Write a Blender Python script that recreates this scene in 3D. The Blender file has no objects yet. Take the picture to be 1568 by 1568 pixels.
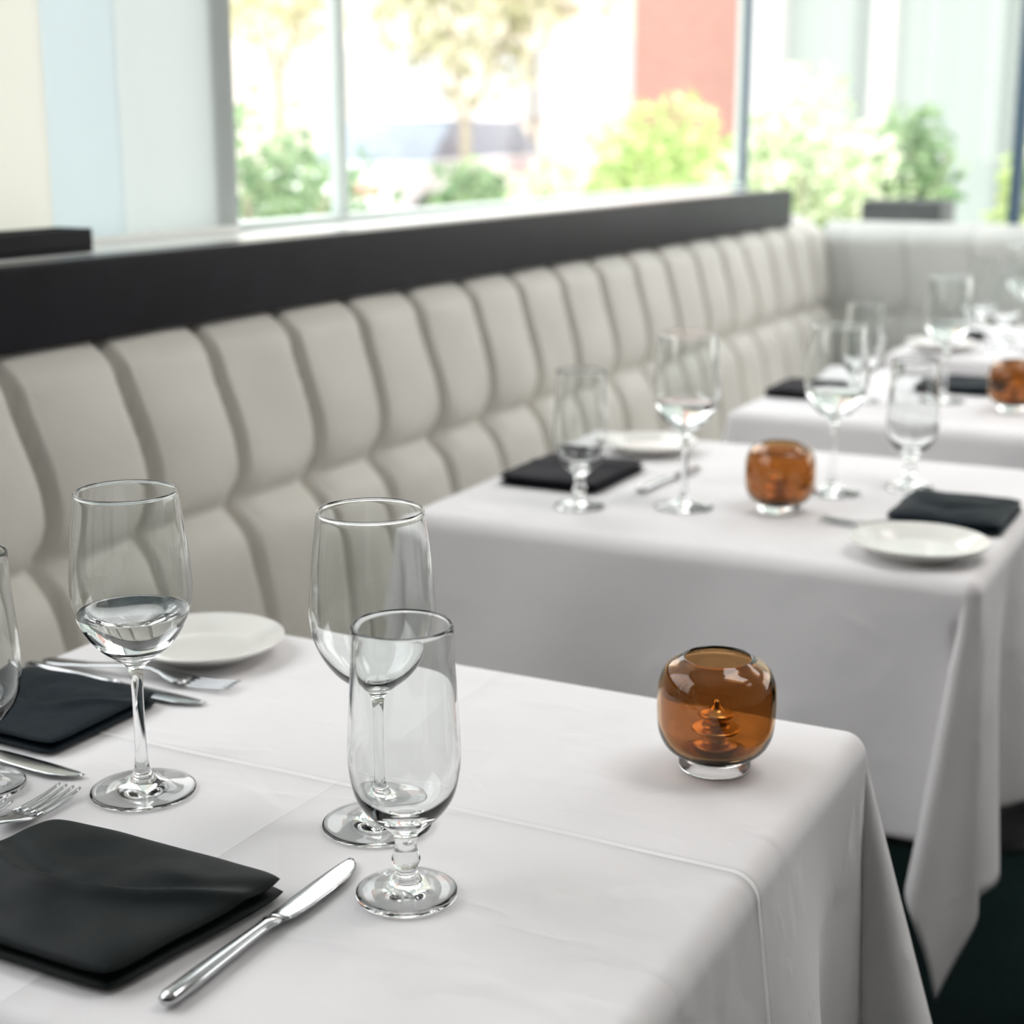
import bpy, math, random
from mathutils import Vector, noise
random.seed(7)
sc = bpy.context.scene
try:
    sc.view_settings.view_transform = 'Standard'
    sc.view_settings.look = 'None'
except Exception as e:
    print(e)

# ------------------------------------------------------------------ helpers
def link(o, parent=None):
    sc.collection.objects.link(o)
    if parent is not None:
        o.parent = parent
    return o

def empty(name, loc=(0,0,0), rot=0.0, scale=1.0):
    e = bpy.data.objects.new(name, None)
    e.empty_display_size = 0.05
    e.location = loc
    e.rotation_euler = (0,0,rot)
    e.scale=(scale,)*3
    return link(e)

def mesh(name, verts, faces, mat=None, smooth=True):
    m = bpy.data.meshes.new(name)
    m.from_pydata([tuple(v) for v in verts], [], faces)
    m.validate()
    m.update()
    if smooth:
        m.polygons.foreach_set('use_smooth', [True]*len(m.polygons))
    if mat: m.materials.append(mat)
    return m

def recalc(m):
    import bmesh
    b = bmesh.new(); b.from_mesh(m)
    bmesh.ops.recalc_face_normals(b, faces=b.faces)
    b.to_mesh(m); b.free()

def obj(name, m, loc=(0,0,0), rot=(0,0,0), parent=None):
    o = bpy.data.objects.new(name, m)
    o.location = loc; o.rotation_euler = rot
    return link(o, parent)

def box_data(x0,x1,y0,y1,z0,z1):
    v=[(x0,y0,z0),(x1,y0,z0),(x1,y1,z0),(x0,y1,z0),(x0,y0,z1),(x1,y0,z1),(x1,y1,z1),(x0,y1,z1)]
    f=[(0,3,2,1),(4,5,6,7),(0,1,5,4),(1,2,6,5),(2,3,7,6),(3,0,4,7)]
    return v,f

def box(name, x0,x1,y0,y1,z0,z1, mat, parent=None, bevel=0.0, seg=2):
    cx,cy,cz=(x0+x1)/2,(y0+y1)/2,(z0+z1)/2
    v,f=box_data(x0-cx,x1-cx,y0-cy,y1-cy,z0-cz,z1-cz)
    o=obj(name, mesh(name,v,f,mat,smooth=False),(cx,cy,cz),parent=parent)
    if bevel>0:
        b=o.modifiers.new('bevel','BEVEL'); b.width=bevel; b.segments=seg
        o.data.polygons.foreach_set('use_smooth',[True]*len(o.data.polygons))
        b.harden_normals=True
    return o

def multibox(name, boxes, mat, parent=None, bevel=0.0, loc=(0,0,0), rot=(0,0,0)):
    V=[];F=[]
    for b in boxes:
        v,f=box_data(*b); n=len(V)
        V+=v; F+=[tuple(i+n for i in q) for q in f]
    o=obj(name, mesh(name,V,F,mat,smooth=False),loc,rot,parent)
    if bevel>0:
        m=o.modifiers.new('bevel','BEVEL'); m.width=bevel; m.segments=2
    return o

def catmull(pts, n=5):
    out=[]
    P=[pts[0]]+list(pts)+[pts[-1]]
    for i in range(1,len(P)-2):
        p0,p1,p2,p3=P[i-1],P[i],P[i+1],P[i+2]
        for k in range(n):
            t=k/n
            q=[]
            for a in range(2):
                q.append(0.5*((2*p1[a])+(-p0[a]+p2[a])*t+(2*p0[a]-5*p1[a]+4*p2[a]-p3[a])*t*t+(-p0[a]+3*p1[a]-3*p2[a]+p3[a])*t**3))
            out.append((max(q[0],0.0),q[1]))
    out.append(pts[-1])
    return out

def lathe(name, pts, mat, seg=72, n=4, smooth_prof=True):
    prof=catmull(pts,n) if smooth_prof else list(pts)
    V=[];F=[];rings=[]
    for r,z in prof:
        if r<1e-5:
            rings.append([len(V)]); V.append((0,0,z))
        else:
            b=len(V)
            for k in range(seg):
                a=2*math.pi*k/seg
                V.append((r*math.cos(a),r*math.sin(a),z))
            rings.append(list(range(b,b+seg)))
    for i in range(len(rings)-1):
        A,B=rings[i],rings[i+1]
        if len(A)==1 and len(B)==1: continue
        for k in range(seg):
            k2=(k+1)%seg
            if len(A)==1: F.append((A[0],B[k2],B[k]))
            elif len(B)==1: F.append((A[k],A[k2],B[0]))
            else: F.append((A[k],A[k2],B[k2],B[k]))
    m=mesh(name,V,F,mat); recalc(m)
    return m

# ------------------------------------------------------------------ materials
def newmat(name):
    m=bpy.data.materials.new(name); m.use_nodes=True
    nt=m.node_tree; b=nt.nodes['Principled BSDF']
    return m,nt,b

def simple(name, col, rough=0.5, metal=0.0, noise_amt=0.0, nscale=20, bump=0.0, bscale=200, spec=None, sheen=0.0):
    m,nt,b=newmat(name)
    b.inputs['Base Color'].default_value=(*col,1)
    b.inputs['Roughness'].default_value=rough
    b.inputs['Metallic'].default_value=metal
    if spec is not None: b.inputs['Specular IOR Level'].default_value=spec
    if sheen: b.inputs['Sheen Weight'].default_value=sheen
    tc=nt.nodes.new('ShaderNodeTexCoord')
    if noise_amt>0:
        n=nt.nodes.new('ShaderNodeTexNoise'); n.inputs['Scale'].default_value=nscale; n.inputs['Detail'].default_value=5
        nt.links.new(tc.outputs['Object'],n.inputs['Vector'])
        cr=nt.nodes.new('ShaderNodeValToRGB')
        cr.color_ramp.elements[0].color=(*[c*(1-noise_amt) for c in col],1)
        cr.color_ramp.elements[1].color=(*[min(c*(1+noise_amt),1) for c in col],1)
        cr.color_ramp.elements[0].position=.3; cr.color_ramp.elements[1].position=.7
        nt.links.new(n.outputs['Fac'],cr.inputs['Fac']); nt.links.new(cr.outputs['Color'],b.inputs['Base Color'])
    if bump>0:
        n=nt.nodes.new('ShaderNodeTexNoise'); n.inputs['Scale'].default_value=bscale; n.inputs['Detail'].default_value=4
        nt.links.new(tc.outputs['Object'],n.inputs['Vector'])
        bp=nt.nodes.new('ShaderNodeBump'); bp.inputs['Strength'].default_value=bump; bp.inputs['Distance'].default_value=0.002
        nt.links.new(n.outputs['Fac'],bp.inputs['Height']); nt.links.new(bp.outputs['Normal'],b.inputs['Normal'])
    return m

def glassmat(name, col=(1,1,1), ior=1.47):
    m,nt,b=newmat(name)
    b.inputs['Base Color'].default_value=(*col,1)
    b.inputs['Roughness'].default_value=0.0
    b.inputs['Transmission Weight'].default_value=1.0
    b.inputs['IOR'].default_value=ior
    return m

M_glass=glassmat('clear_glass',(0.97,0.985,0.98))
M_water=glassmat('water',(0.99,0.995,1.0),1.33)
M_amber=glassmat('amber_glass',(0.575,0.325,0.14),1.45)
M_gold=simple('brass',(0.80,0.62,0.38),0.28,1.0)
M_porc=simple('porcelain',(0.80,0.79,0.75),0.15,spec=0.6,noise_amt=0.02)
M_steel=simple('polished_steel',(0.48,0.49,0.50),0.13,1.0)
NK=dict(noise_amt=0.2,nscale=40,bump=0.15,bscale=900,spec=0.15)
M_napk=simple('napkin_charcoal',(0.0026,0.0058,0.0062),0.55,**NK)
M_napb=simple('napkin_navy',(0.002,0.008,0.013),0.6,**NK)
M_napp=simple('napkin_plum',(0.007,0.005,0.009),0.65,**NK)
M_leather=simple('cream_leather',(0.61,0.592,0.54),0.45,noise_amt=0.05,nscale=6,bump=0.25,bscale=260,spec=0.35)
M_leather2=simple('grey_leather',(0.46,0.47,0.44),0.45,noise_amt=0.05,nscale=6,bump=0.2,bscale=260,spec=0.35)
M_rail=simple('espresso_wood',(0.006,0.005,0.008),0.28,noise_amt=0.3,nscale=12,bump=0.08,bscale=60,spec=0.12)
M_white=simple('white_paint',(0.72,0.75,0.73),0.5,noise_amt=0.02,bump=0.05)
M_ceil=simple('ceiling_paint',(0.62,0.62,0.61),0.8,noise_amt=0.02)
M_rearw=simple('rear_wall_paint',(0.08,0.08,0.08),0.8,noise_amt=0.05)
M_rightw=simple('right_wall_paint',(0.34,0.335,0.33),0.7,noise_amt=0.03)
M_sill=simple('sill_paint',(0.82,0.83,0.80),0.35,noise_amt=0.02)
M_frame=simple('window_frame_paint',(0.55,0.62,0.59),0.4,noise_amt=0.03)
M_frame2=simple('corner_post_paint',(0.09,0.14,0.19),0.5,noise_amt=0.03,spec=.2)
M_floor=simple('dark_green_carpet',(0.006,0.017,0.016),0.95,noise_amt=0.4,nscale=120,bump=0.5,bscale=400,spec=0.1)
M_wood=simple('black_wood',(0.006,0.005,0.005),0.35,noise_amt=0.3,nscale=30,spec=0.3)
M_pave=simple('pavement',(0.62,0.61,0.59),0.9,noise_amt=0.06,nscale=2)
M_carw=simple('car_white',(0.75,0.77,0.8),0.2,spec=0.6)
M_carg=simple('car_window',(0.15,0.19,0.24),0.2)
M_tire=simple('tire_rubber',(0.06,0.06,0.06),0.8)
M_red=simple('tail_light_red',(0.5,0.15,0.13),0.3)
M_planter=simple('dark_planter',(0.03,0.035,0.035),0.6,noise_amt=0.2)
M_bark=simple('bark',(0.30,0.26,0.19),0.9,noise_amt=0.3)

def blindmat(name,dcol,tcol,fac=0.4):
    m,nt,b=newmat(name)
    b.inputs['Base Color'].default_value=(*dcol,1); b.inputs['Roughness'].default_value=.8
    tc=nt.nodes.new('ShaderNodeTexCoord'); wv=nt.nodes.new('ShaderNodeTexNoise'); wv.inputs['Scale'].default_value=3
    nt.links.new(tc.outputs['Object'],wv.inputs['Vector'])
    cr=nt.nodes.new('ShaderNodeValToRGB')
    cr.color_ramp.elements[0].color=(*[c*.95 for c in tcol],1); cr.color_ramp.elements[1].color=(*tcol,1)
    nt.links.new(wv.outputs['Fac'],cr.inputs['Fac'])
    t=nt.nodes.new('ShaderNodeBsdfTranslucent'); nt.links.new(cr.outputs['Color'],t.inputs['Color'])
    mx=nt.nodes.new('ShaderNodeMixShader'); mx.inputs[0].default_value=fac
    nt.links.new(b.outputs[0],mx.inputs[1]); nt.links.new(t.outputs[0],mx.inputs[2])
    nt.links.new(mx.outputs[0],nt.nodes['Material Output'].inputs['Surface'])
    return m
M_bl1=blindmat('blind_grey',(.62,.65,.64),(.46,.505,.49))
M_bl2=blindmat('blind_blue',(.58,.64,.65),(.44,.52,.535))
M_bl3=blindmat('blind_cream',(.7,.69,.64),(.56,.56,.49))

def leafmat(name,c1,c2):
    m,nt,b=newmat(name)
    g=nt.nodes.new('ShaderNodeNewGeometry')
    cr=nt.nodes.new('ShaderNodeValToRGB')
    cr.color_ramp.elements[0].color=(*c1,1); cr.color_ramp.elements[1].color=(*c2,1)
    nt.links.new(g.outputs['Random Per Island'],cr.inputs['Fac'])
    nt.links.new(cr.outputs['Color'],b.inputs['Base Color'])
    b.inputs['Roughness'].default_value=0.6
    tr=nt.nodes.new('ShaderNodeBsdfTranslucent'); nt.links.new(cr.outputs['Color'],tr.inputs['Color'])
    mx=nt.nodes.new('ShaderNodeMixShader'); mx.inputs[0].default_value=0.4
    nt.links.new(b.outputs[0],mx.inputs[1]); nt.links.new(tr.outputs[0],mx.inputs[2])
    nt.links.new(mx.outputs[0],nt.nodes['Material Output'].inputs['Surface'])
    return m
M_leaf_g=leafmat('leaf_green',(0.07,0.17,0.06),(0.36,0.50,0.26))
M_leaf_l=leafmat('leaf_lime',(0.22,0.36,0.08),(0.74,0.82,0.42))
M_leaf_w=leafmat('leaf_white_bloom',(0.22,0.38,0.11),(0.92,0.92,0.76))
M_leaf_o=leafmat('leaf_olive',(0.19,0.21,0.09),(0.66,0.62,0.42))
M_leaf_y=leafmat('leaf_pale',(0.36,0.36,0.18),(0.82,0.78,0.56))

def brickmat():
    m,nt,b=newmat('red_brick')
    tc=nt.nodes.new('ShaderNodeTexCoord'); mp=nt.nodes.new('ShaderNodeMapping')
    mp.inputs['Rotation'].default_value=(math.pi/2,0,0)
    br=nt.nodes.new('ShaderNodeTexBrick'); br.inputs['Scale'].default_value=5
    br.inputs['Color1'].default_value=(0.47,0.235,0.195,1); br.inputs['Color2'].default_value=(0.42,0.20,0.165,1); br.inputs['Mortar'].default_value=(0.50,0.36,0.31,1)
    nt.links.new(tc.outputs['Object'],mp.inputs[0]); nt.links.new(mp.outputs[0],br.inputs['Vector'])
    nt.links.new(br.outputs['Color'],b.inputs['Base Color']); b.inputs['Roughness'].default_value=.9
    return m
M_brick=brickmat()

def panemat():
    m,nt,b=newmat('window_pane')
    nt.nodes.remove(b)
    t=nt.nodes.new('ShaderNodeBsdfTransparent'); g=nt.nodes.new('ShaderNodeBsdfGlossy'); g.inputs['Roughness'].default_value=0.02
    mx=nt.nodes.new('ShaderNodeMixShader'); mx.inputs[0].default_value=0.04
    nt.links.new(t.outputs[0],mx.inputs[1]); nt.links.new(g.outputs[0],mx.inputs[2])
    nt.links.new(mx.outputs[0],nt.nodes['Material Output'].inputs['Surface'])
    return m
M_pane=panemat()

def clothmat():
    m,nt,b=newmat('white_linen')
    b.inputs['Base Color'].default_value=(0.80,0.782,0.792,1)
    b.inputs['Roughness'].default_value=0.85
    b.inputs['Specular IOR Level'].default_value=0.3
    N=nt.nodes; L=nt.links
    tc=N.new('ShaderNodeTexCoord'); sp=N.new('ShaderNodeSeparateXYZ')
    nz=N.new('ShaderNodeTexNoise'); nz.inputs['Scale'].default_value=5; nz.inputs['Detail'].default_value=2
    L.new(tc.outputs['Object'],nz.inputs['Vector'])
    L.new(tc.outputs['Object'],sp.inputs[0])
    def math_(op,a,bv,c=None):
        n=N.new('ShaderNodeMath'); n.operation=op
        for i,x in enumerate([a,bv,c]):
            if x is None: continue
            if isinstance(x,(int,float)): n.inputs[i].default_value=x
            else: L.new(x,n.inputs[i])
        return n.outputs[0]
    wob=math_('MULTIPLY',math_('SUBTRACT',nz.outputs['Fac'],0.5),0.012)
    hang=math_('MAXIMUM',math_('MINIMUM',math_('ADD',math_('MULTIPLY',sp.outputs['Z'],18.0),1.1),1.0),0.30)
    var=math_('MULTIPLY',math_('MULTIPLY',math_('ADD',nz.outputs['Fac'],0.1),1.6),hang)
    def tent(coord,c,w,amp):
        d=math_('ABSOLUTE',math_('SUBTRACT',math_('ADD',coord,wob),c),0)
        ex=math_('EXPONENT',math_('MULTIPLY',d,-1.0/w),0)
        return math_('MULTIPLY',math_('MULTIPLY',ex,amp),var)
    h=tent(sp.outputs['X'],0.035,0.006,0.9)
    h=math_('ADD',h,tent(sp.outputs['Y'],0.030,0.005,1.6))
    h=math_('ADD',h,tent(sp.outputs['Y'],0.0345,0.0025,-0.9))
    h=math_('ADD',h,tent(sp.outputs['X'],-0.26,0.007,0.35))
    def wrinkle(rot,sc_,thr,amp,dist,sharp=-28.0):
        mp=N.new('ShaderNodeMapping'); mp.inputs['Scale'].default_value=sc_; mp.inputs['Rotation'].default_value=rot
        L.new(tc.outputs['Object'],mp.inputs[0])
        n2=N.new('ShaderNodeTexNoise'); n2.inputs['Scale'].default_value=1.3; n2.inputs['Detail'].default_value=1.0; n2.inputs['Distortion'].default_value=dist
        L.new(mp.outputs[0],n2.inputs['Vector'])
        r2=math_('ABSOLUTE',math_('SUBTRACT',n2.outputs['Fac'],0.5),0)
        r2=math_('EXPONENT',math_('MULTIPLY',r2,sharp),0)
        n5=N.new('ShaderNodeTexNoise'); n5.inputs['Scale'].default_value=4.5
        L.new(mp.outputs[0],n5.inputs['Vector'])
        mask=math_('MINIMUM',math_('MULTIPLY',math_('MAXIMUM',math_('SUBTRACT',n5.outputs['Fac'],thr),0.0),7.0),1.0)
        return math_('MULTIPLY',math_('MULTIPLY',r2,mask),amp)
    h=math_('ADD',h,wrinkle((0,0,0.5),(1.8,4.5,3),0.50,0.65,0.4))
    h=math_('ADD',h,wrinkle((0.3,0.2,-0.9),(2.2,5,4),0.50,0.60,0.3))
    h=math_('ADD',h,wrinkle((0.9,-0.5,0.2),(2.6,2.6,2.2),0.47,1.1,0.2,-14.0))
    n4=N.new('ShaderNodeTexNoise'); n4.inputs['Scale'].default_value=5; n4.inputs['Detail'].default_value=1.0
    L.new(tc.outputs['Object'],n4.inputs['Vector'])
    h=math_('ADD',h,math_('MULTIPLY',n4.outputs['Fac'],3.2))
    n3=N.new('ShaderNodeTexNoise'); n3.inputs['Scale'].default_value=900; n3.inputs['Detail'].default_value=2
    L.new(tc.outputs['Object'],n3.inputs['Vector'])
    h=math_('ADD',h,math_('MULTIPLY',n3.outputs['Fac'],0.05))
    bp=N.new('ShaderNodeBump'); bp.inputs['Strength'].default_value=1.0; bp.inputs['Distance'].default_value=0.0013
    L.new(h,bp.inputs['Height']); L.new(bp.outputs['Normal'],b.inputs['Normal'])
    return m
M_cloth=clothmat()

# ------------------------------------------------------------------ room
box('floor',-1.62,4.1,-3.1,4.66,-0.1,0.0,M_floor)
box('ceiling',-1.62,4.1,-3.1,4.66,2.8,2.95,M_ceil)
box('wall_right',4.0,4.1,-3.1,4.66,0,2.8,M_rightw)
box('wall_rear',-1.62,4.0,-3.1,-3.0,0,2.8,M_rearw)
box('wall_left_parapet',-1.60,-1.40,-3.0,4.40,0,1.03,M_white)
box('wall_left_header',-1.60,-1.46,-3.0,4.50,2.6,2.8,M_white)
box('wall_left_rear_part',-1.60,-1.50,-3.0,-0.6,1.055,2.6,M_rightw)
box('trim_sill',-1.60,-1.322,-3.0,4.18,1.03,1.055,M_sill,bevel=0.004)
box('trim_rail',-1.321,-1.272,-3.0,4.18,0.965,1.062,M_rail,bevel=0.004)
def window(name, along, fixed, a0, a1, z0, z1, mullions, fmat, mw=0.022, dp=0.02, e0=.035, e1=.035):
    e=empty(name)
    bs=[]
    def bx(p0,p1,q0,q1,d=0.03):
        if along=='y': return (fixed-d,fixed+d,p0,p1,q0,q1)
        return (p0,p1,fixed-d,fixed+d,q0,q1)
    bs.append(bx(a0,a0+e0,z0,z1)); bs.append(bx(a1-e1,a1,z0,z1,0.03 if e1>.02 else .01))
    bs.append(bx(a0+e0,a1-e1,z0,z0+.012)); bs.append(bx(a0+e0,a1-e1,z1-.05,z1))
    for mu in mullions: bs.append(bx(mu-mw/2,mu+mw/2,z0+.012,z1-.05,dp))
    multibox('frame',bs,fmat,e,bevel=0.002)
    if along=='y': v=[(fixed,a0,z0),(fixed,a1,z0),(fixed,a1,z1),(fixed,a0,z1)]
    else: v=[(a0,fixed,z0),(a1,fixed,z0),(a1,fixed,z1),(a0,fixed,z1)]
    obj('pane',mesh('pane',v,[(0,1,2,3)],M_pane,False),parent=e)
    return e
window('window_1','y',-1.54,1.985,4.488,1.055,2.6,[2.352],M_frame,0.028,0.010,e0=.030,e1=.006)
window('window_2','y',-1.54,-0.6,1.985,1.055,2.6,[0.4],M_frame)
for i,(y0,y1,x,mt) in enumerate([(1.735,2.006,-1.503,M_bl1),(1.585,1.735,-1.497,M_bl2),(1.25,1.585,-1.491,M_bl3)]):
    e=empty('panel_blind')
    V=[];F=[];n=40
    for k in range(n+1):
        y=y0+(y1-y0)*k/n
        dx=0.0010*math.sin(k*0.16+i)
        V+= [(x+dx,y,1.062),(x+dx,y,2.58)]
    for k in range(n): F.append((2*k,2*k+2,2*k+3,2*k+1))
    obj('fabric',mesh('fabric',V,F,mt),parent=e)
    box('bottom_bar',x-.003,x+.003,y0,y1,1.0555,1.066,M_sill,e)
box('trim_corner_post',-1.552,-1.52,4.49,4.53,0.95,2.6,M_frame2)
box('wall_back_lower',-1.60,4.0,4.55,4.66,0,0.90,M_white)
box('wall_back_header',-1.60,4.0,4.55,4.66,2.6,2.8,M_white)
window('window_3','x',4.60,-1.56,4.0,0.90,2.6,[-0.755,0.8,2.4],M_frame2,0.034,0.02,e0=.006)

# ------------------------------------------------------------------ banquette
def tuft(s,z,depth,z0,z1,zb,off,sp):
    if z>zb:
        p=1-min(max((z-zb)/(0.965-zb),0),1)
        bow=0.13*math.sin(math.pi*p**2.0)
    else:
        p=min((zb-z)/(zb-z0),1); bow=0.05*math.sin(math.pi*p)
    w=(s-off)/sp - bow
    f=w-math.floor(w)
    d=min(f,1-f)*sp
    bs=(1-math.exp(-(d/0.0075)**1.25))
    bs*=0.80+0.20*math.sin(math.pi*f)**0.8
    bs+=0.15*math.exp(-((f*sp-0.011)/0.0055)**2)
    dz=abs(z-zb)
    bz=0.30+0.70*(1-math.exp(-(dz/0.018)**1.15))
    dimple=math.exp(-((d/0.024)**2+(dz/0.034)**2))
    ang=math.atan2(dz,(f*sp if f<.5 else (f-1)*sp))
    rad=math.hypot(d,dz)
    pl=0.05*math.sin(ang*7)*math.exp(-(rad/0.05)**2)*min(rad/0.015,1)
    return depth*(bs*bz-0.42*dimple+pl)
def banquette(name,length,off,mat,depth,mapf,z0=0.44,z1=0.985,zb=0.73,sp=0.178,wob=1.0):
    e=empty(name)
    ny=int(length/0.0055); nz=76
    V=[];F=[]
    for i in range(ny+1):
        s=length*i/ny
        for j in range(nz+1):
            z=z0+(z1-z0)*j/nz
            base=(0.965-z)*0.20
            t=tuft(s,z,depth,z0,z1,zb,off,sp)
            t+=wob*0.006*noise.noise(Vector((s*8,z*8,3.3)))
            top=0
            if z>0.925: top=-0.07*((z-0.925)/0.06)**2
            V.append(mapf(s,base+t+top,z))
    for i in range(ny):
        for j in range(nz):
            a=i*(nz+1)+j
            F.append((a,a+nz+1,a+nz+2,a+1))
    m=mesh('back_cushion',V,F,mat)
    obj('back_cushion',m,parent=e)
    V=[];F=[]
    k=0
    while off+k*sp<length:
        s=off+k*sp
        if s>0:
            c=len(V)
            for (rr,dd) in ((0.0105,-0.002),(0.009,0.003),(0.005,0.0055),(0.0005,0.006)):
                for q in range(12):
                    a=q/12*2*math.pi
                    V.append(mapf(s+rr*math.cos(a),(0.965-zb)*0.2-0.0115+dd,zb+rr*math.sin(a)))
            for r in range(3):
                for q in range(12):
                    F.append((c+r*12+q,c+r*12+(q+1)%12,c+(r+1)*12+(q+1)%12,c+(r+1)*12+q))
        k+=1
    obj('buttons',mesh('buttons',V,F,mat),parent=e)
    def rbox(nm,s0,s1,d0,d1,za,zb_,mt,bev):
        c=[mapf(s0,d0,za),mapf(s1,d1,zb_)]
        x0,x1=sorted((c[0][0],c[1][0])); y0,y1=sorted((c[0][1],c[1][1]))
        box(nm,x0,x1,y0,y1,za,zb_,mt,e,bevel=bev,seg=4)
    rbox('seat_cushion',0.0,length,0.07,0.52,0.33,0.47,mat,0.035)
    rbox('plinth',0.0,length,-0.05,0.46,0.0,0.329,M_rail,0.003)
    rbox('back_board',0.0,length,-0.075,-0.052,0.0,0.95,mat,0.003)
    return e
banquette('banquette',7.42,(1.43+3.0)-0.178*24,M_leather,0.036,lambda s,d,z:(-1.290+d,-3.0+s,z))
banquette('banquette',4.9,0.25,M_leather2,0.010,lambda s,d,z:(-1.26+s,4.44-d,z-0.02),wob=.4)

# ------------------------------------------------------------------ tables + cloths
def cloth_mesh(name,a,b,d,seed,lean=0.0,flare=0.20,dr=None):
    rnd=random.Random(seed)
    dr=dr or d
    ph=[rnd.uniform(0,6.28) for _ in range(8)]
    r0=0.017; q=r0*math.pi/2
    def lines(h,dl,dh):
        L=[]
        n=40
        for i in range(n+1): L.append(-h+2*h*i/n)
        def ext(dd):
            o=[]
            for k in range(1,9): o.append(q*1.05*k/8)
            m=34
            for k in range(1,m+1): o.append(q*1.05+(dd-q*1.05)*k/m)
            return o
        return [-(h+x) for x in reversed(ext(dl))]+L+[h+x for x in ext(dh)]
    U=lines(a,d,dr);Vv=lines(b,d,d)
    def arc(s,tanf):
        if s<q:
            an=s/r0; return r0*math.sin(an), r0*(1-math.cos(an))
        e=s-q; c=1/math.sqrt(1+tanf*tanf)
        return r0+e*tanf*c, r0+e*c
    V=[];F=[]
    for u in U:
        for v in Vv:
            du=max(abs(u)-a,0); dv=max(abs(v)-b,0)
            su=1 if u>0 else -1; sv=1 if v>0 else -1
            if du==0 and dv==0:
                V.append((u,v,0)); continue
            if dv==0:
                t=v/b; w=(1-t**4)
                fl=0.045+w*(0.10*math.sin(v*13+ph[0 if su>0 else 1])+0.06*math.sin(v*27+ph[2]+3*du))
                o,dn=arc(du,fl)
                V.append((su*(a+o),v,-dn)); continue
            if du==0:
                t=u/a; w=(1-t**4)
                fl=0.045+w*(0.06*math.sin(u*10+ph[3 if sv>0 else 4])+0.045*math.sin(u*21+ph[5]+3*dv))
                o,dn=arc(dv,fl)
                V.append((u,sv*(b+o),-dn)); continue
            s=math.hypot(du,dv); th=math.atan2(dv,du)
            k=math.sin(2*th)**2
            fl=0.045+flare*k**1.2+0.07*k*math.sin(6*th+ph[6]*0.2)
            o,dn=arc(s,fl)
            th2=th-0.32*math.sin(4*th)*min(s/0.1,1)
            x=su*(a+o*math.cos(th2)); y=sv*(b+o*math.sin(th2))
            if su>0 and sv<0: x-=lean*k*(s/0.42)**1.2
            V.append((x,y,-dn))
    n=len(Vv)
    for i in range(len(U)-1):
        for j in range(n-1):
            A=i*n+j
            F.append((A,A+n,A+n+1,A+1))
    return mesh(name,V,F,M_cloth)
def dining_table(x0,x1,y0,y1,seed,lean=0.0,flare=.2,dr=None):
    cx,cy=(x0+x1)/2,(y0+y1)/2; a,b=(x1-x0)/2-0.017,(y1-y0)/2-0.017
    e=empty('dining_table',(cx,cy,0))
    box('tabletop',-a+.002,a-.002,-b+.002,b-.002,0.715,0.7495,M_wood,e,bevel=0.003)
    m=lathe('pedestal',[(0,0.0),(0.22,0.0),(0.22,0.012),(0.10,0.03),(0.04,0.06),(0.035,0.2),(0.035,0.5),(0.04,0.68),(0.10,0.705),(0.10,0.714),(0,0.714)],M_wood,seg=32,n=3)
    obj('pedestal',m,parent=e)
    c=obj('tablecloth',cloth_mesh('tablecloth',a,b,0.30,seed,lean,flare,dr),(cx,cy,0.7505))
    s=c.modifiers.new('thick','SOLIDIFY'); s.thickness=0.0014; s.offset=1
dining_table(-0.965,-0.266,0.52,1.137,1,0,.32,.36)
dining_table(-0.963,-0.268,1.588,2.207,2,0.075,.24,.37)
dining_table(-0.85,-0.15,2.46,3.07,3)
dining_table(-0.79,-0.09,3.30,3.90,4)
TZ=0.7526

# ------------------------------------------------------------------ tableware meshes
wine=lathe('bowl_and_stem',[(0,0.0012),(.020,0.0008),(.033,0.0),(.0362,.0006),(.0366,.0016),(.0355,.0025),(.028,.0038),(.015,.0070),(.0075,.0125),(.0046,.024),(.0040,.05),(.0042,.08),(.0062,.0925),(.014,.0995),(.026,.1095),(.036,.125),(.0407,.143),(.0406,.16),(.0385,.185),(.0350,.212),(.0346,.2156),(.0338,.2170),(.0330,.2156),(.0336,.212),(.0373,.185),(.0394,.16),(.0395,.143),(.035,.1262),(.025,.1118),(.013,.1030),(.005,.1012),(0,.101)],M_glass)
wwater=lathe('water',[(0,.1009),(.005,.1010),(.0132,.1028),(.0252,.1116),(.0352,.1260),(.0374,.1320),(.0376,.1328),(.0360,.1322),(0,.1322)],M_water,n=3,smooth_prof=False)
goblet=lathe('water_goblet',[(0,.0014),(.016,.001),(.027,0),(.0304,.0008),(.0309,.0026),(.0297,.0045),(.022,.0065),(.012,.010),(.0078,.014),(.0064,.018),(.0080,.0215),(.0088,.0245),(.0076,.028),(.0066,.034),(.0078,.041),(.013,.0465),(.022,.0545),(.0295,.066),(.0329,.081),(.0335,.095),(.0325,.12),(.0306,.15),(.0300,.169),(.0296,.1717),(.0287,.1724),(.0280,.169),(.0289,.15),(.0309,.12),(.0318,.095),(.0311,.082),(.0275,.068),(.019,.0580),(.010,.0530),(.004,.0518),(0,.0516)],M_glass)
v_shell=lathe('amber_shell',[(0,.0102),(.016,.0102),(.026,.0112),(.0355,.0165),(.0412,.027),(.0428,.040),(.0430,.054),(.0418,.066),(.037,.0765),(.0290,.0820),(.0258,.0840),(.0246,.0845),(.0238,.0832),(.0270,.0800),(.0352,.0746),(.0390,.0650),(.0402,.054),(.0400,.040),(.0385,.029),(.0330,.0195),(.023,.0148),(.01,.0142),(0,.0142)],M_amber)
v_foot=lathe('clear_foot',[(0,.0015),(.018,.001),(.0235,0),(.0255,.001),(.0262,.0035),(.0258,.0075),(.0240,.0098),(.015,.0100),(0,.0100)],M_glass)
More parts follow.
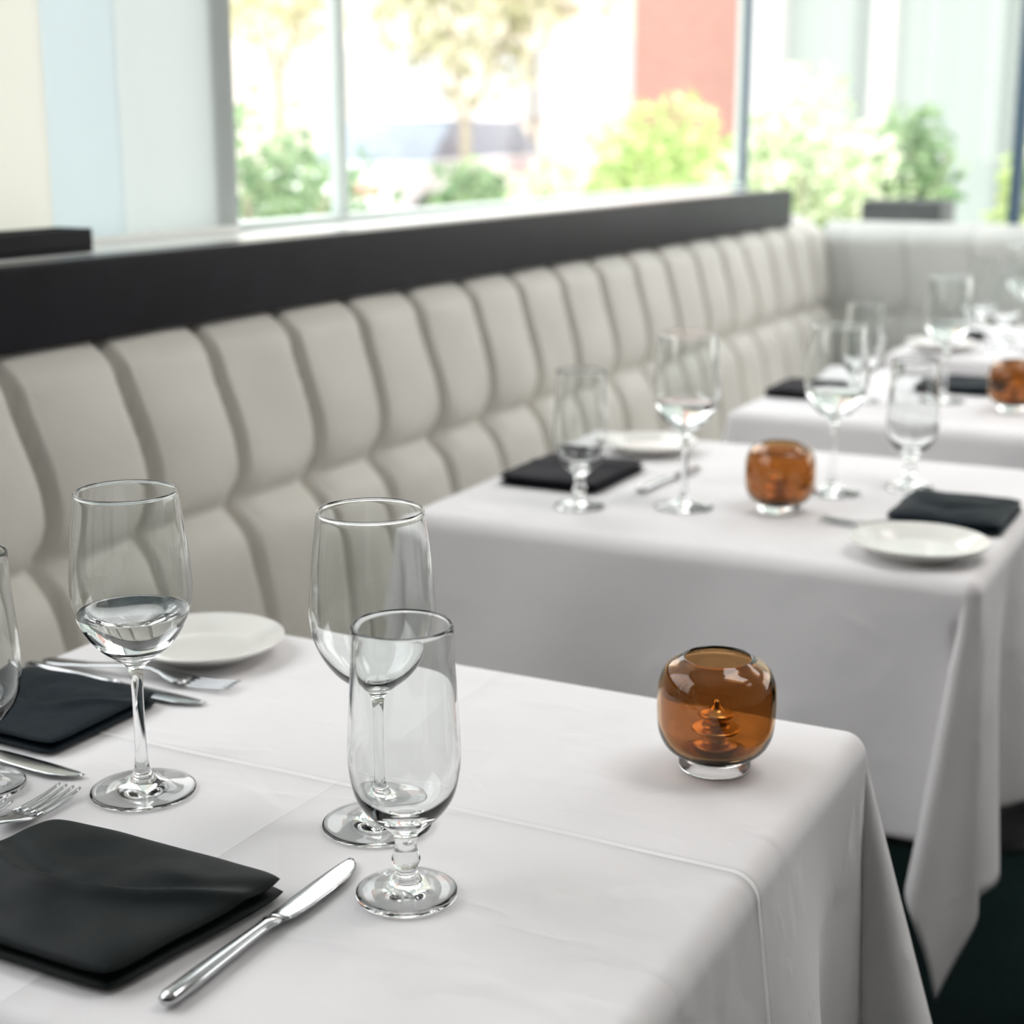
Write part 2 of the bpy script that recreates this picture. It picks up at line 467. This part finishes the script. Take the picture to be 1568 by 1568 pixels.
v_cup=lathe('candle_cup',[(0,.0145),(.0145,.0147),(.016,.0170),(.012,.0185),(.0085,.020),(.008,.0245),(.013,.0265),(.0175,.0295),(.0165,.0315),(.010,.0325),(.0088,.036),(.0095,.0385),(.0125,.040),(.0118,.0425),(.0055,.045),(.0030,.048),(.0020,.0505),(0,.0515)],M_gold,seg=40)
plate=lathe('bread_plate',[(0,.003),(.036,.0028),(.040,0.0),(.043,.0),(.045,.003),(.060,.009),(.072,.0145),(.0752,.0165),(.0758,.0180),(.0750,.0188),(.070,.0170),(.058,.0125),(.047,.0075),(.040,.0062),(.02,.0058),(0,.0058)],M_porc)

def place(name,m,x,y,z=TZ,s=1.0):
    o=obj(name,m,(x,y,z)); o.scale=(s,s,s); return o
def wineglass(x,y,fill=True):
    e=empty('wine_glass',(x,y,TZ))
    obj('bowl_and_stem',wine,parent=e)
    if fill: obj('water',wwater,parent=e)
def votive(x,y):
    e=empty('votive_candle_holder',(x,y,TZ))
    obj('amber_shell',v_shell,parent=e); obj('clear_foot',v_foot,parent=e); obj('candle_cup',v_cup,parent=e)

# cutlery -----------------------------------------------------------
def strip(V,F,rows,thk):
    base=len(V)
    for (y,xc,w,z,*t) in rows:
        th=(t[0] if t else thk)/2
        for (fx,fz) in ((-1,0),(-.75,.75),(-.35,1),(.35,1),(.75,.75),(1,0),(.75,-.75),(.35,-1),(-.35,-1),(-.75,-.75)):
            V.append((xc+fx*w,y,z+fz*th))
    n=10
    for i in range(len(rows)-1):
        for k in range(n):
            a=base+i*n+k; b=base+i*n+(k+1)%n
            F.append((a,b,b+n,a+n))
    F.append(tuple(base+k for k in range(n)))
    F.append(tuple(base+(len(rows)-1)*n+k for k in reversed(range(n))))
def fork_mesh():
    V=[];F=[]
    rows=[(0.0,0,.003,.0030),(.002,0,.0065,.003),(.008,0,.0088,.003),(.02,0,.0085,.0032),(.045,0,.0062,.0045),(.075,0,.0042,.0075),(.098,0,.0033,.0095),(.112,0,.0036,.0092),(.121,0,.0065,.0078),(.129,0,.0105,.0058),(.138,0,.0122,.0038),(.147,0,.0122,.0026)]
    strip(V,F,rows,.0026)
    for i in range(4):
        xc=-.0095+i*.00633
        r=[]
        for t in (0,.2,.45,.7,.9,1.0):
            y=.1455+.046*t
            r.append((y,xc*(1-.06*t),.0021*(1-.35*t)*(1 if t<1 else .5),.0026-.0012*math.sin(t*math.pi*.6)+.0035*t*t))
        strip(V,F,r,.0018)
    m=mesh('dinner_fork',V,F,M_steel); recalc(m); return m
def knife_mesh():
    V=[];F=[]
    strip(V,F,[(0,0,.002,.0042,.003),(.0015,0,.0045,.0042,.006),(.006,0,.0062,.0042,.0075),(.03,0,.0062,.0042,.0075),(.06,0,.0052,.0042,.0068),(.085,0,.0044,.0042,.0058),(.093,0,.0046,.0042,.0058),(.097,0,.0062,.0040,.005),(.100,.0,.0062,.0038,.0035),(.103,.0,.0052,.0036,.0024)],.006)
    strip(V,F,[(.102,0,.0052,.0034,.0022),(.108,.0006,.0078,.0030,.0018),(.125,.0008,.0090,.0026,.0016),(.150,.0008,.0092,.0022,.0014),(.168,.0004,.0085,.0020,.0012),(.180,-.0010,.0066,.0018,.0011),(.187,-.0028,.0042,.0017,.0010),(.191,-.0045,.0018,.0016,.0009)],.0014)
    m=mesh('dinner_knife',V,F,M_steel); recalc(m); return m
FM=fork_mesh(); KM=knife_mesh()
def lay(name,m,tip,tail,z=TZ+.0006,tilt=0):
    dx,dy=tip[0]-tail[0],tip[1]-tail[1]
    return obj(name,m,(tail[0],tail[1],z),(tilt,0,math.atan2(-dx,dy)))

# napkins : soft folded cloth, outline given by 4 world corners ----------
def napkin(corners,mat,seed,th=0.0065,layers=2,fold=0.004):
    cx=sum(c[0] for c in corners)/4; cy=sum(c[1] for c in corners)/4
    C=[(c[0]-cx,c[1]-cy) for c in corners]
    V=[];F=[]; rnd=random.Random(seed)
    n,m_=60,48
    def warp(t):
        return math.sin(t*math.pi/2)*0.6+t*0.4
    zb=0.0
    for L in range(layers):
        top=(L==layers-1)
        k0=1-.010*rnd.random()-(0.0 if L==0 else .008); ox=rnd.uniform(-.0012,.0012); oy=rnd.uniform(-.0012,.0012)
        thl=th*(1.25 if top else 1.0)
        ids=[[],[]]
        for side in (0,1):
            for i in range(n+1):
                a=warp(-1+2*i/n)
                for j in range(m_+1):
                    b=warp(-1+2*j/m_)
                    rr=0.045
                    aa=a*(1-rr*abs(b)**6*abs(a)**4); bb=b*(1-rr*abs(a)**6*abs(b)**4)
                    aa*=1-.016*(1-b*b)*(0.6+noise.noise(Vector((seed,b*1.5,0)))); bb*=1-.020*(1-a*a)*(0.6+noise.noise(Vector((a*1.5,seed,4))))
                    u,v=(aa+1)/2,(bb+1)/2
                    x=C[0][0]*(1-u)*(1-v)+C[1][0]*u*(1-v)+C[2][0]*u*v+C[3][0]*(1-u)*v
                    y=C[0][1]*(1-u)*(1-v)+C[1][1]*u*(1-v)+C[2][1]*u*v+C[3][1]*(1-u)*v
                    e=(max(0,1-abs(a)**9)*max(0,1-abs(b)**9))**0.5
                    z=zb+thl*0.5+(0.5 if side else -0.5)*thl*e
                    f=max(0,1-abs(a)**4)*max(0,1-abs(b)**4)
                    if top or side:
                        g=0.005*(0.5+noise.noise(Vector((a*1.2+seed*3.1,b*1.3,seed*1.7))))
                        c=b-(-0.25+0.6*(a+0.1)**2)
                        g+=fold*math.exp(-(c/0.11)**2)-0.6*fold*math.exp(-((c-.22)/0.13)**2)
                        g+=0.0022*noise.noise(Vector((a*3.0,b*2.6,seed*2.2)))
                        z+=max(g,-thl*.4)*(0.15+0.85*f)*(1 if top else .4)*(1 if side else .4)
                    ids[side].append(len(V)); V.append((x*k0+ox,y*k0+oy,max(z,0.0002)))
        for i in range(n):
            for j in range(m_):
                A=i*(m_+1)+j
                t=ids[1]; bt=ids[0]
                F.append((t[A],t[A+m_+1],t[A+m_+2],t[A+1]))
                F.append((bt[A],bt[A+1],bt[A+m_+2],bt[A+m_+1]))
        zb+=thl*0.90
    return obj('napkin',mesh('napkin',V,F,mat),(cx,cy,TZ))
def rect(x0,x1,y0,y1): return [(x0,y0),(x1,y0),(x1,y1),(x0,y1)]

# ------------------------------------------------------------------ table 1
wineglass(-0.6916,0.786)
wineglass(-0.516,0.814,False)
place('water_goblet',goblet,-0.4475,0.7375)
place('water_goblet',goblet,-0.797,0.738)
votive(-0.3485,1.010)
place('bread_plate',plate,-0.838,1.045,s=.92)
napkin([(-0.712,0.566),(-0.528,0.564),(-0.507,0.704),(-0.698,0.705)],M_napk,3,0.0085,fold=.006)
napkin(rect(-0.935,-0.790,0.800,0.926),M_napb,5,0.007)
lay('dinner_knife',KM,(-0.497,0.760),(-0.496,0.569))
lay('dinner_fork',FM,(-0.735,0.760),(-0.7265,0.569))
lay('dinner_fork',FM,(-0.761,0.722),(-0.7565,0.531))
lay('dinner_knife',KM,(-0.746,0.7805),(-0.936,0.7875))
lay('dinner_fork',FM,(-0.760,0.980),(-0.948,0.960))
lay('dinner_knife',KM,(-0.762,0.938),(-0.950,0.942))
# table 2
place('water_goblet',goblet,-0.776,1.708)
wineglass(-0.661,1.767)
votive(-0.55,1.803)
wineglass(-0.52,1.93)
place('water_goblet',goblet,-0.436,2.00)
napkin(rect(-0.93,-0.785,1.775,1.955),M_napp,8,0.007)
napkin(rect(-0.418,-0.28,1.788,1.945),M_napb,9,0.007)
place('bread_plate',plate,-0.83,2.075,s=.92)
place('bread_plate',plate,-0.350,1.674)
lay('dinner_fork',FM,(-0.488,1.772),(-0.297,1.768))
lay('dinner_knife',KM,(-0.725,2.00),(-0.74,1.81))
# table 3
place('water_goblet',goblet,-0.67,2.65)
wineglass(-0.543,2.716)
votive(-0.42,2.68)
napkin(rect(-0.84,-0.71,2.62,2.78),M_napp,10,0.007)
napkin(rect(-0.62,-0.46,2.80,2.95),M_napb,11,0.007)
wineglass(-0.40,2.90)
# table 4
place('water_goblet',goblet,-0.665,3.70)
wineglass(-0.57,3.67)
wineglass(-0.50,3.45)
place('water_goblet',goblet,-0.58,3.50)
napkin(rect(-0.76,-0.64,3.54,3.66),M_napp,12,0.007)
place('bread_plate',plate,-0.69,3.40)

# tray on the ledge
e=empty('serving_tray',(-1.440,1.42,1.0555),0)
multibox('tray',[(-0.03,0.03,-0.20,0.15,0.0,0.006),(-0.03,-0.024,-0.20,0.15,0.006,0.030),(0.024,0.03,-0.20,0.15,0.006,0.030),(-0.024,0.024,-0.20,-0.192,0.006,0.030),(-0.024,0.024,0.142,0.15,0.006,0.030)],M_rail,e,bevel=0.002)

# ------------------------------------------------------------------ chair at table 2
e=empty('dining_chair',(0.0,1.94,0))
def leg(x,y,z0,z1,w0,w1,lx=0,ly=0):
    v=[]
    for (z,w,ox,oy) in ((z0,w0,lx,ly),(z1,w1,0,0)):
        for sx,sy in ((-1,-1),(1,-1),(1,1),(-1,1)): v.append((x+ox+sx*w,y+oy+sy*w,z))
    return v,[(0,3,2,1),(4,5,6,7),(0,1,5,4),(1,2,6,5),(2,3,7,6),(3,0,4,7)]
i=1
for (x,y,z1,lx,ly) in ((-0.18,-0.18,.36,-.01,-.01),(-0.18,0.18,.36,-.01,.01),(0.20,-0.18,.86,.04,-.01),(0.20,0.18,.86,.04,.01)):
    v,f=leg(x,y,0,z1,.013,.019,lx,ly)
    o=obj('leg_%d'%i,mesh('leg',v,f,M_wood,False),parent=e); bb=o.modifiers.new('b','BEVEL'); bb.width=.003; i+=1
box('seat_frame',-0.20,0.215,-0.20,0.20,0.32,0.36,M_wood,e,bevel=.004)
box('seat_cushion',-0.20,0.18,-0.205,0.205,0.36,0.42,M_wood,e,bevel=.018,seg=4)
multibox('back_slats',[(0.188,0.208,-0.16,0.16,.78,.86),(0.190,0.206,-0.16,0.16,.64,.69),(0.190,0.206,-0.16,0.16,.50,.54)],M_wood,e,bevel=.004)

# ------------------------------------------------------------------ exterior
box('ground',-60,30,-20,70,-0.35,-0.15,M_pave)
def shrub(name,x,y,zc,rx,ry,rz,mat,n,leaf,seed,thick=0.03):
    rnd=random.Random(seed); e=empty(name,(x,y,0))
    V=[];F=[]
    for k in range(n):
        while True:
            p=Vector((rnd.uniform(-1,1),rnd.uniform(-1,1),rnd.uniform(-1,1)))
            if 0.3<p.length<1: break
        p=p*(0.72+0.45*noise.noise(p*1.7+Vector((seed,0,0))))
        c=Vector((p.x*rx,p.y*ry,zc+p.z*rz))
        d=Vector((rnd.gauss(0,1),rnd.gauss(0,1),rnd.gauss(0,.7))).normalized()
        s=d.cross(Vector((rnd.gauss(0,1),rnd.gauss(0,1),rnd.gauss(0,1)))).normalized()
        L=leaf*rnd.uniform(.6,1.3)
        b=len(V)
        V+= [c-d*L, c+s*L*.45, c+d*L, c-s*L*.45]
        F.append((b,b+1,b+2,b+3))
    obj('foliage',mesh('foliage',V,F,mat,False),parent=e)
    V=[];F=[]
    for k in range(5):
        a=k/5*6.28; ex=Vector((math.cos(a)*rx*.6,math.sin(a)*ry*.6,zc+rz*.2))
        b0=len(V); st=Vector((math.cos(a)*thick,math.sin(a)*thick,-0.15)); md=Vector((st.x,st.y,max(zc-rz,0.0)))
        for (c,w) in ((st,thick),(md,thick*.8),(ex,thick*.3)):
            for q in range(6):
                t=q/6*6.283; V.append(c+Vector((math.cos(t)*w,math.sin(t)*w,0)))
        for r in range(2):
            for q in range(6):
                F.append((b0+r*6+q,b0+r*6+(q+1)%6,b0+r*6+6+(q+1)%6,b0+r*6+6+q))
    obj('stems',mesh('stems',V,F,M_bark),parent=e)
shrub('garden_shrub',-3.5,4.85,0.88,.45,.42,.56,M_leaf_g,1400,.035,1)
shrub('garden_shrub',-3.7,5.6,0.78,.35,.40,.50,M_leaf_g,900,.035,21)
shrub('garden_shrub',-3.5,6.40,0.86,.26,.30,.38,M_leaf_g,900,.035,2,thick=.02)
shrub('flowering_shrub',-3.5,8.7,0.94,.6,.85,.60,M_leaf_l,2200,.045,3)
shrub('flowering_shrub',-2.9,8.3,0.80,.4,.5,.45,M_leaf_l,1200,.045,31)
shrub('flowering_shrub',-3.9,8.0,0.72,.4,.5,.45,M_leaf_w,1200,.045,33)
shrub('flowering_shrub',-1.98,6.6,0.93,.50,.50,.62,M_leaf_w,2600,.035,4)
shrub('garden_shrub',-1.68,7.3,1.05,.28,.28,.38,M_leaf_g,700,.04,5,thick=.02)
shrub('garden_shrub',-1.15,7.6,0.95,.3,.24,.34,M_leaf_l,600,.04,6,thick=.02)
shrub('street_tree',-8.2,15.0,2.6,1.4,1.6,1.25,M_leaf_o,1000,.10,7,thick=.035)
shrub('street_tree',-10.6,15.0,3.0,1.2,1.2,1.1,M_leaf_y,900,.11,8,thick=.035)
shrub('street_tree',-9.6,19.5,3.4,1.5,1.5,1.2,M_leaf_y,900,.12,9,thick=.025)
box('planter_box',-1.52,-1.22,5.85,6.1,-0.15,0.97,M_planter,bevel=.01)
box('brick_building',-6.90,-5.15,16.5,24,-0.15,9,M_brick)
e=empty('storefront_building')
M_pale=simple('pale_facade',(0.235,0.275,0.255),0.7,noise_amt=.04)
box('facade',-4.80,3,14.3,20,-0.15,8,M_pale,e)
M_wt=simple('facade_white',(0.36,0.36,0.35),0.7,noise_amt=.02)
multibox('columns',[(-4.80,-4.45,14.0,14.3,-.15,7.8),(-3.65,-3.45,14.1,14.3,-.15,7.8),(-2.35,-2.15,14.1,14.3,-.15,7.8),(-4.6,3,14.05,14.3,3.0,3.15)],M_wt,e,bevel=.02)
e=empty('cream_building')
M_cr2=simple('facade_cream',(0.44,0.40,0.35),0.8,noise_amt=.05)
M_cw=simple('facade_window',(0.32,0.33,0.34),0.4)
box('facade',-24,-9.5,32,40,-0.15,9,M_cr2,e)
multibox('windows',[(-22+i*2.6,-20.6+i*2.6,31.9,32.0,1.6+j*3,3.2+j*3) for i in range(5) for j in range(2)],M_cw,e,bevel=.02)
# car
e=empty('parked_car',(-10.2,17.5,-0.15),scale=1.12)
prof=[(-2.15,.30),(-2.2,.65),(-2.05,.86),(-1.1,.95),(1.5,.98),(2.0,.92),(2.15,.70),(2.15,.32),(1.75,.25),(-1.75,.25)]
V=[];F=[];n=len(prof)
for xs,k in ((-.85,.97),(-.90,1),(.90,1),(.85,.97)):
    for (y,z) in prof: V.append((xs,y*k,z))
for r in range(3):
    for q in range(n): F.append((r*n+q,r*n+(q+1)%n,(r+1)*n+(q+1)%n,(r+1)*n+q))
F.append(tuple(range(n))); F.append(tuple(3*n+q for q in reversed(range(n))))
o=obj('body',mesh('body',V,F,M_carw,False),parent=e); bb=o.modifiers.new('b','BEVEL'); bb.width=.05; bb.segments=3
def trap(nm,b,t,mt):
    v=[(-b[0],b[1],b[3]),(b[0],b[1],b[3]),(b[0],b[2],b[3]),(-b[0],b[2],b[3]),(-t[0],t[1],t[3]),(t[0],t[1],t[3]),(t[0],t[2],t[3]),(-t[0],t[2],t[3])]
    f=[(0,3,2,1),(4,5,6,7),(0,1,5,4),(1,2,6,5),(2,3,7,6),(3,0,4,7)]
    o=obj(nm,mesh(nm,v,f,mt,False),parent=e); bb=o.modifiers.new('b','BEVEL'); bb.width=.03; bb.segments=2
trap('cabin_glass',(.80,-1.2,1.65,.93),(.64,-.45,1.15,1.40),M_carg)
trap('roof',(.66,-.50,1.2,1.39),(.60,-.40,1.10,1.45),M_carw)
wm=lathe('wheel',[(0,-.1),(.2,-.1),(.31,-.1),(.33,-.06),(.33,.06),(.31,.1),(.2,.1),(0,.1)],M_tire,seg=28,n=2)
k=1
for x in (-.82,.82):
    for y in (-1.35,1.35):
        obj('wheel_%d'%k,wm,(x,y,.33),(0,math.pi/2,0),e); k+=1
multibox('tail_lights',[(-.8,-.45,-2.215,-2.16,.62,.74),(.45,.8,-2.215,-2.16,.62,.74)],M_red,e)

# ------------------------------------------------------------------ light
w=bpy.data.worlds.new('overcast_sky'); sc.world=w; w.use_nodes=True
nt=w.node_tree; bg=nt.nodes['Background']
tc=nt.nodes.new('ShaderNodeTexCoord'); sp=nt.nodes.new('ShaderNodeSeparateXYZ'); cr=nt.nodes.new('ShaderNodeValToRGB')
nt.links.new(tc.outputs['Generated'],sp.inputs[0]); nt.links.new(sp.outputs['Z'],cr.inputs['Fac'])
cr.color_ramp.elements[0].color=(1,.985,.95,1); cr.color_ramp.elements[1].color=(.92,.96,1,1)
nt.links.new(cr.outputs['Color'],bg.inputs['Color']); bg.inputs['Strength'].default_value=3.8
sun=bpy.data.lights.new('sun','SUN'); sun.energy=4.8; sun.angle=math.radians(2); sun.color=(1,.96,.90)
so=bpy.data.objects.new('sun',sun); link(so); so.rotation_euler=Vector((-.55,.5,-.8)).to_track_quat('-Z','Y').to_euler()
for i,(x,y,p) in enumerate([(0.4,1.6,16),(0.4,3.6,9),(2.4,1.5,6)]):  # unseen overhead fill lights, added to brighten tabletops and banquette
    l=bpy.data.lights.new('added_fill_light','AREA'); l.shape='RECTANGLE'; l.size=1.2; l.size_y=0.6; l.energy=p; l.color=(1,.965,.935)
    o=bpy.data.objects.new('added_fill_light',l); link(o); o.location=(x,y,2.78)

# ------------------------------------------------------------------ camera
cam=bpy.data.cameras.new('camera'); co=bpy.data.objects.new('camera',cam); link(co)
cam.sensor_width=36; cam.lens=54.5; cam.clip_start=0.02; cam.clip_end=200
co.location=(0,0,1.2); co.rotation_euler=(math.radians(90-13.6),0,math.radians(27.0))
cam.dof.use_dof=True; cam.dof.focus_distance=1.01; cam.dof.aperture_fstop=5.4
sc.camera=co
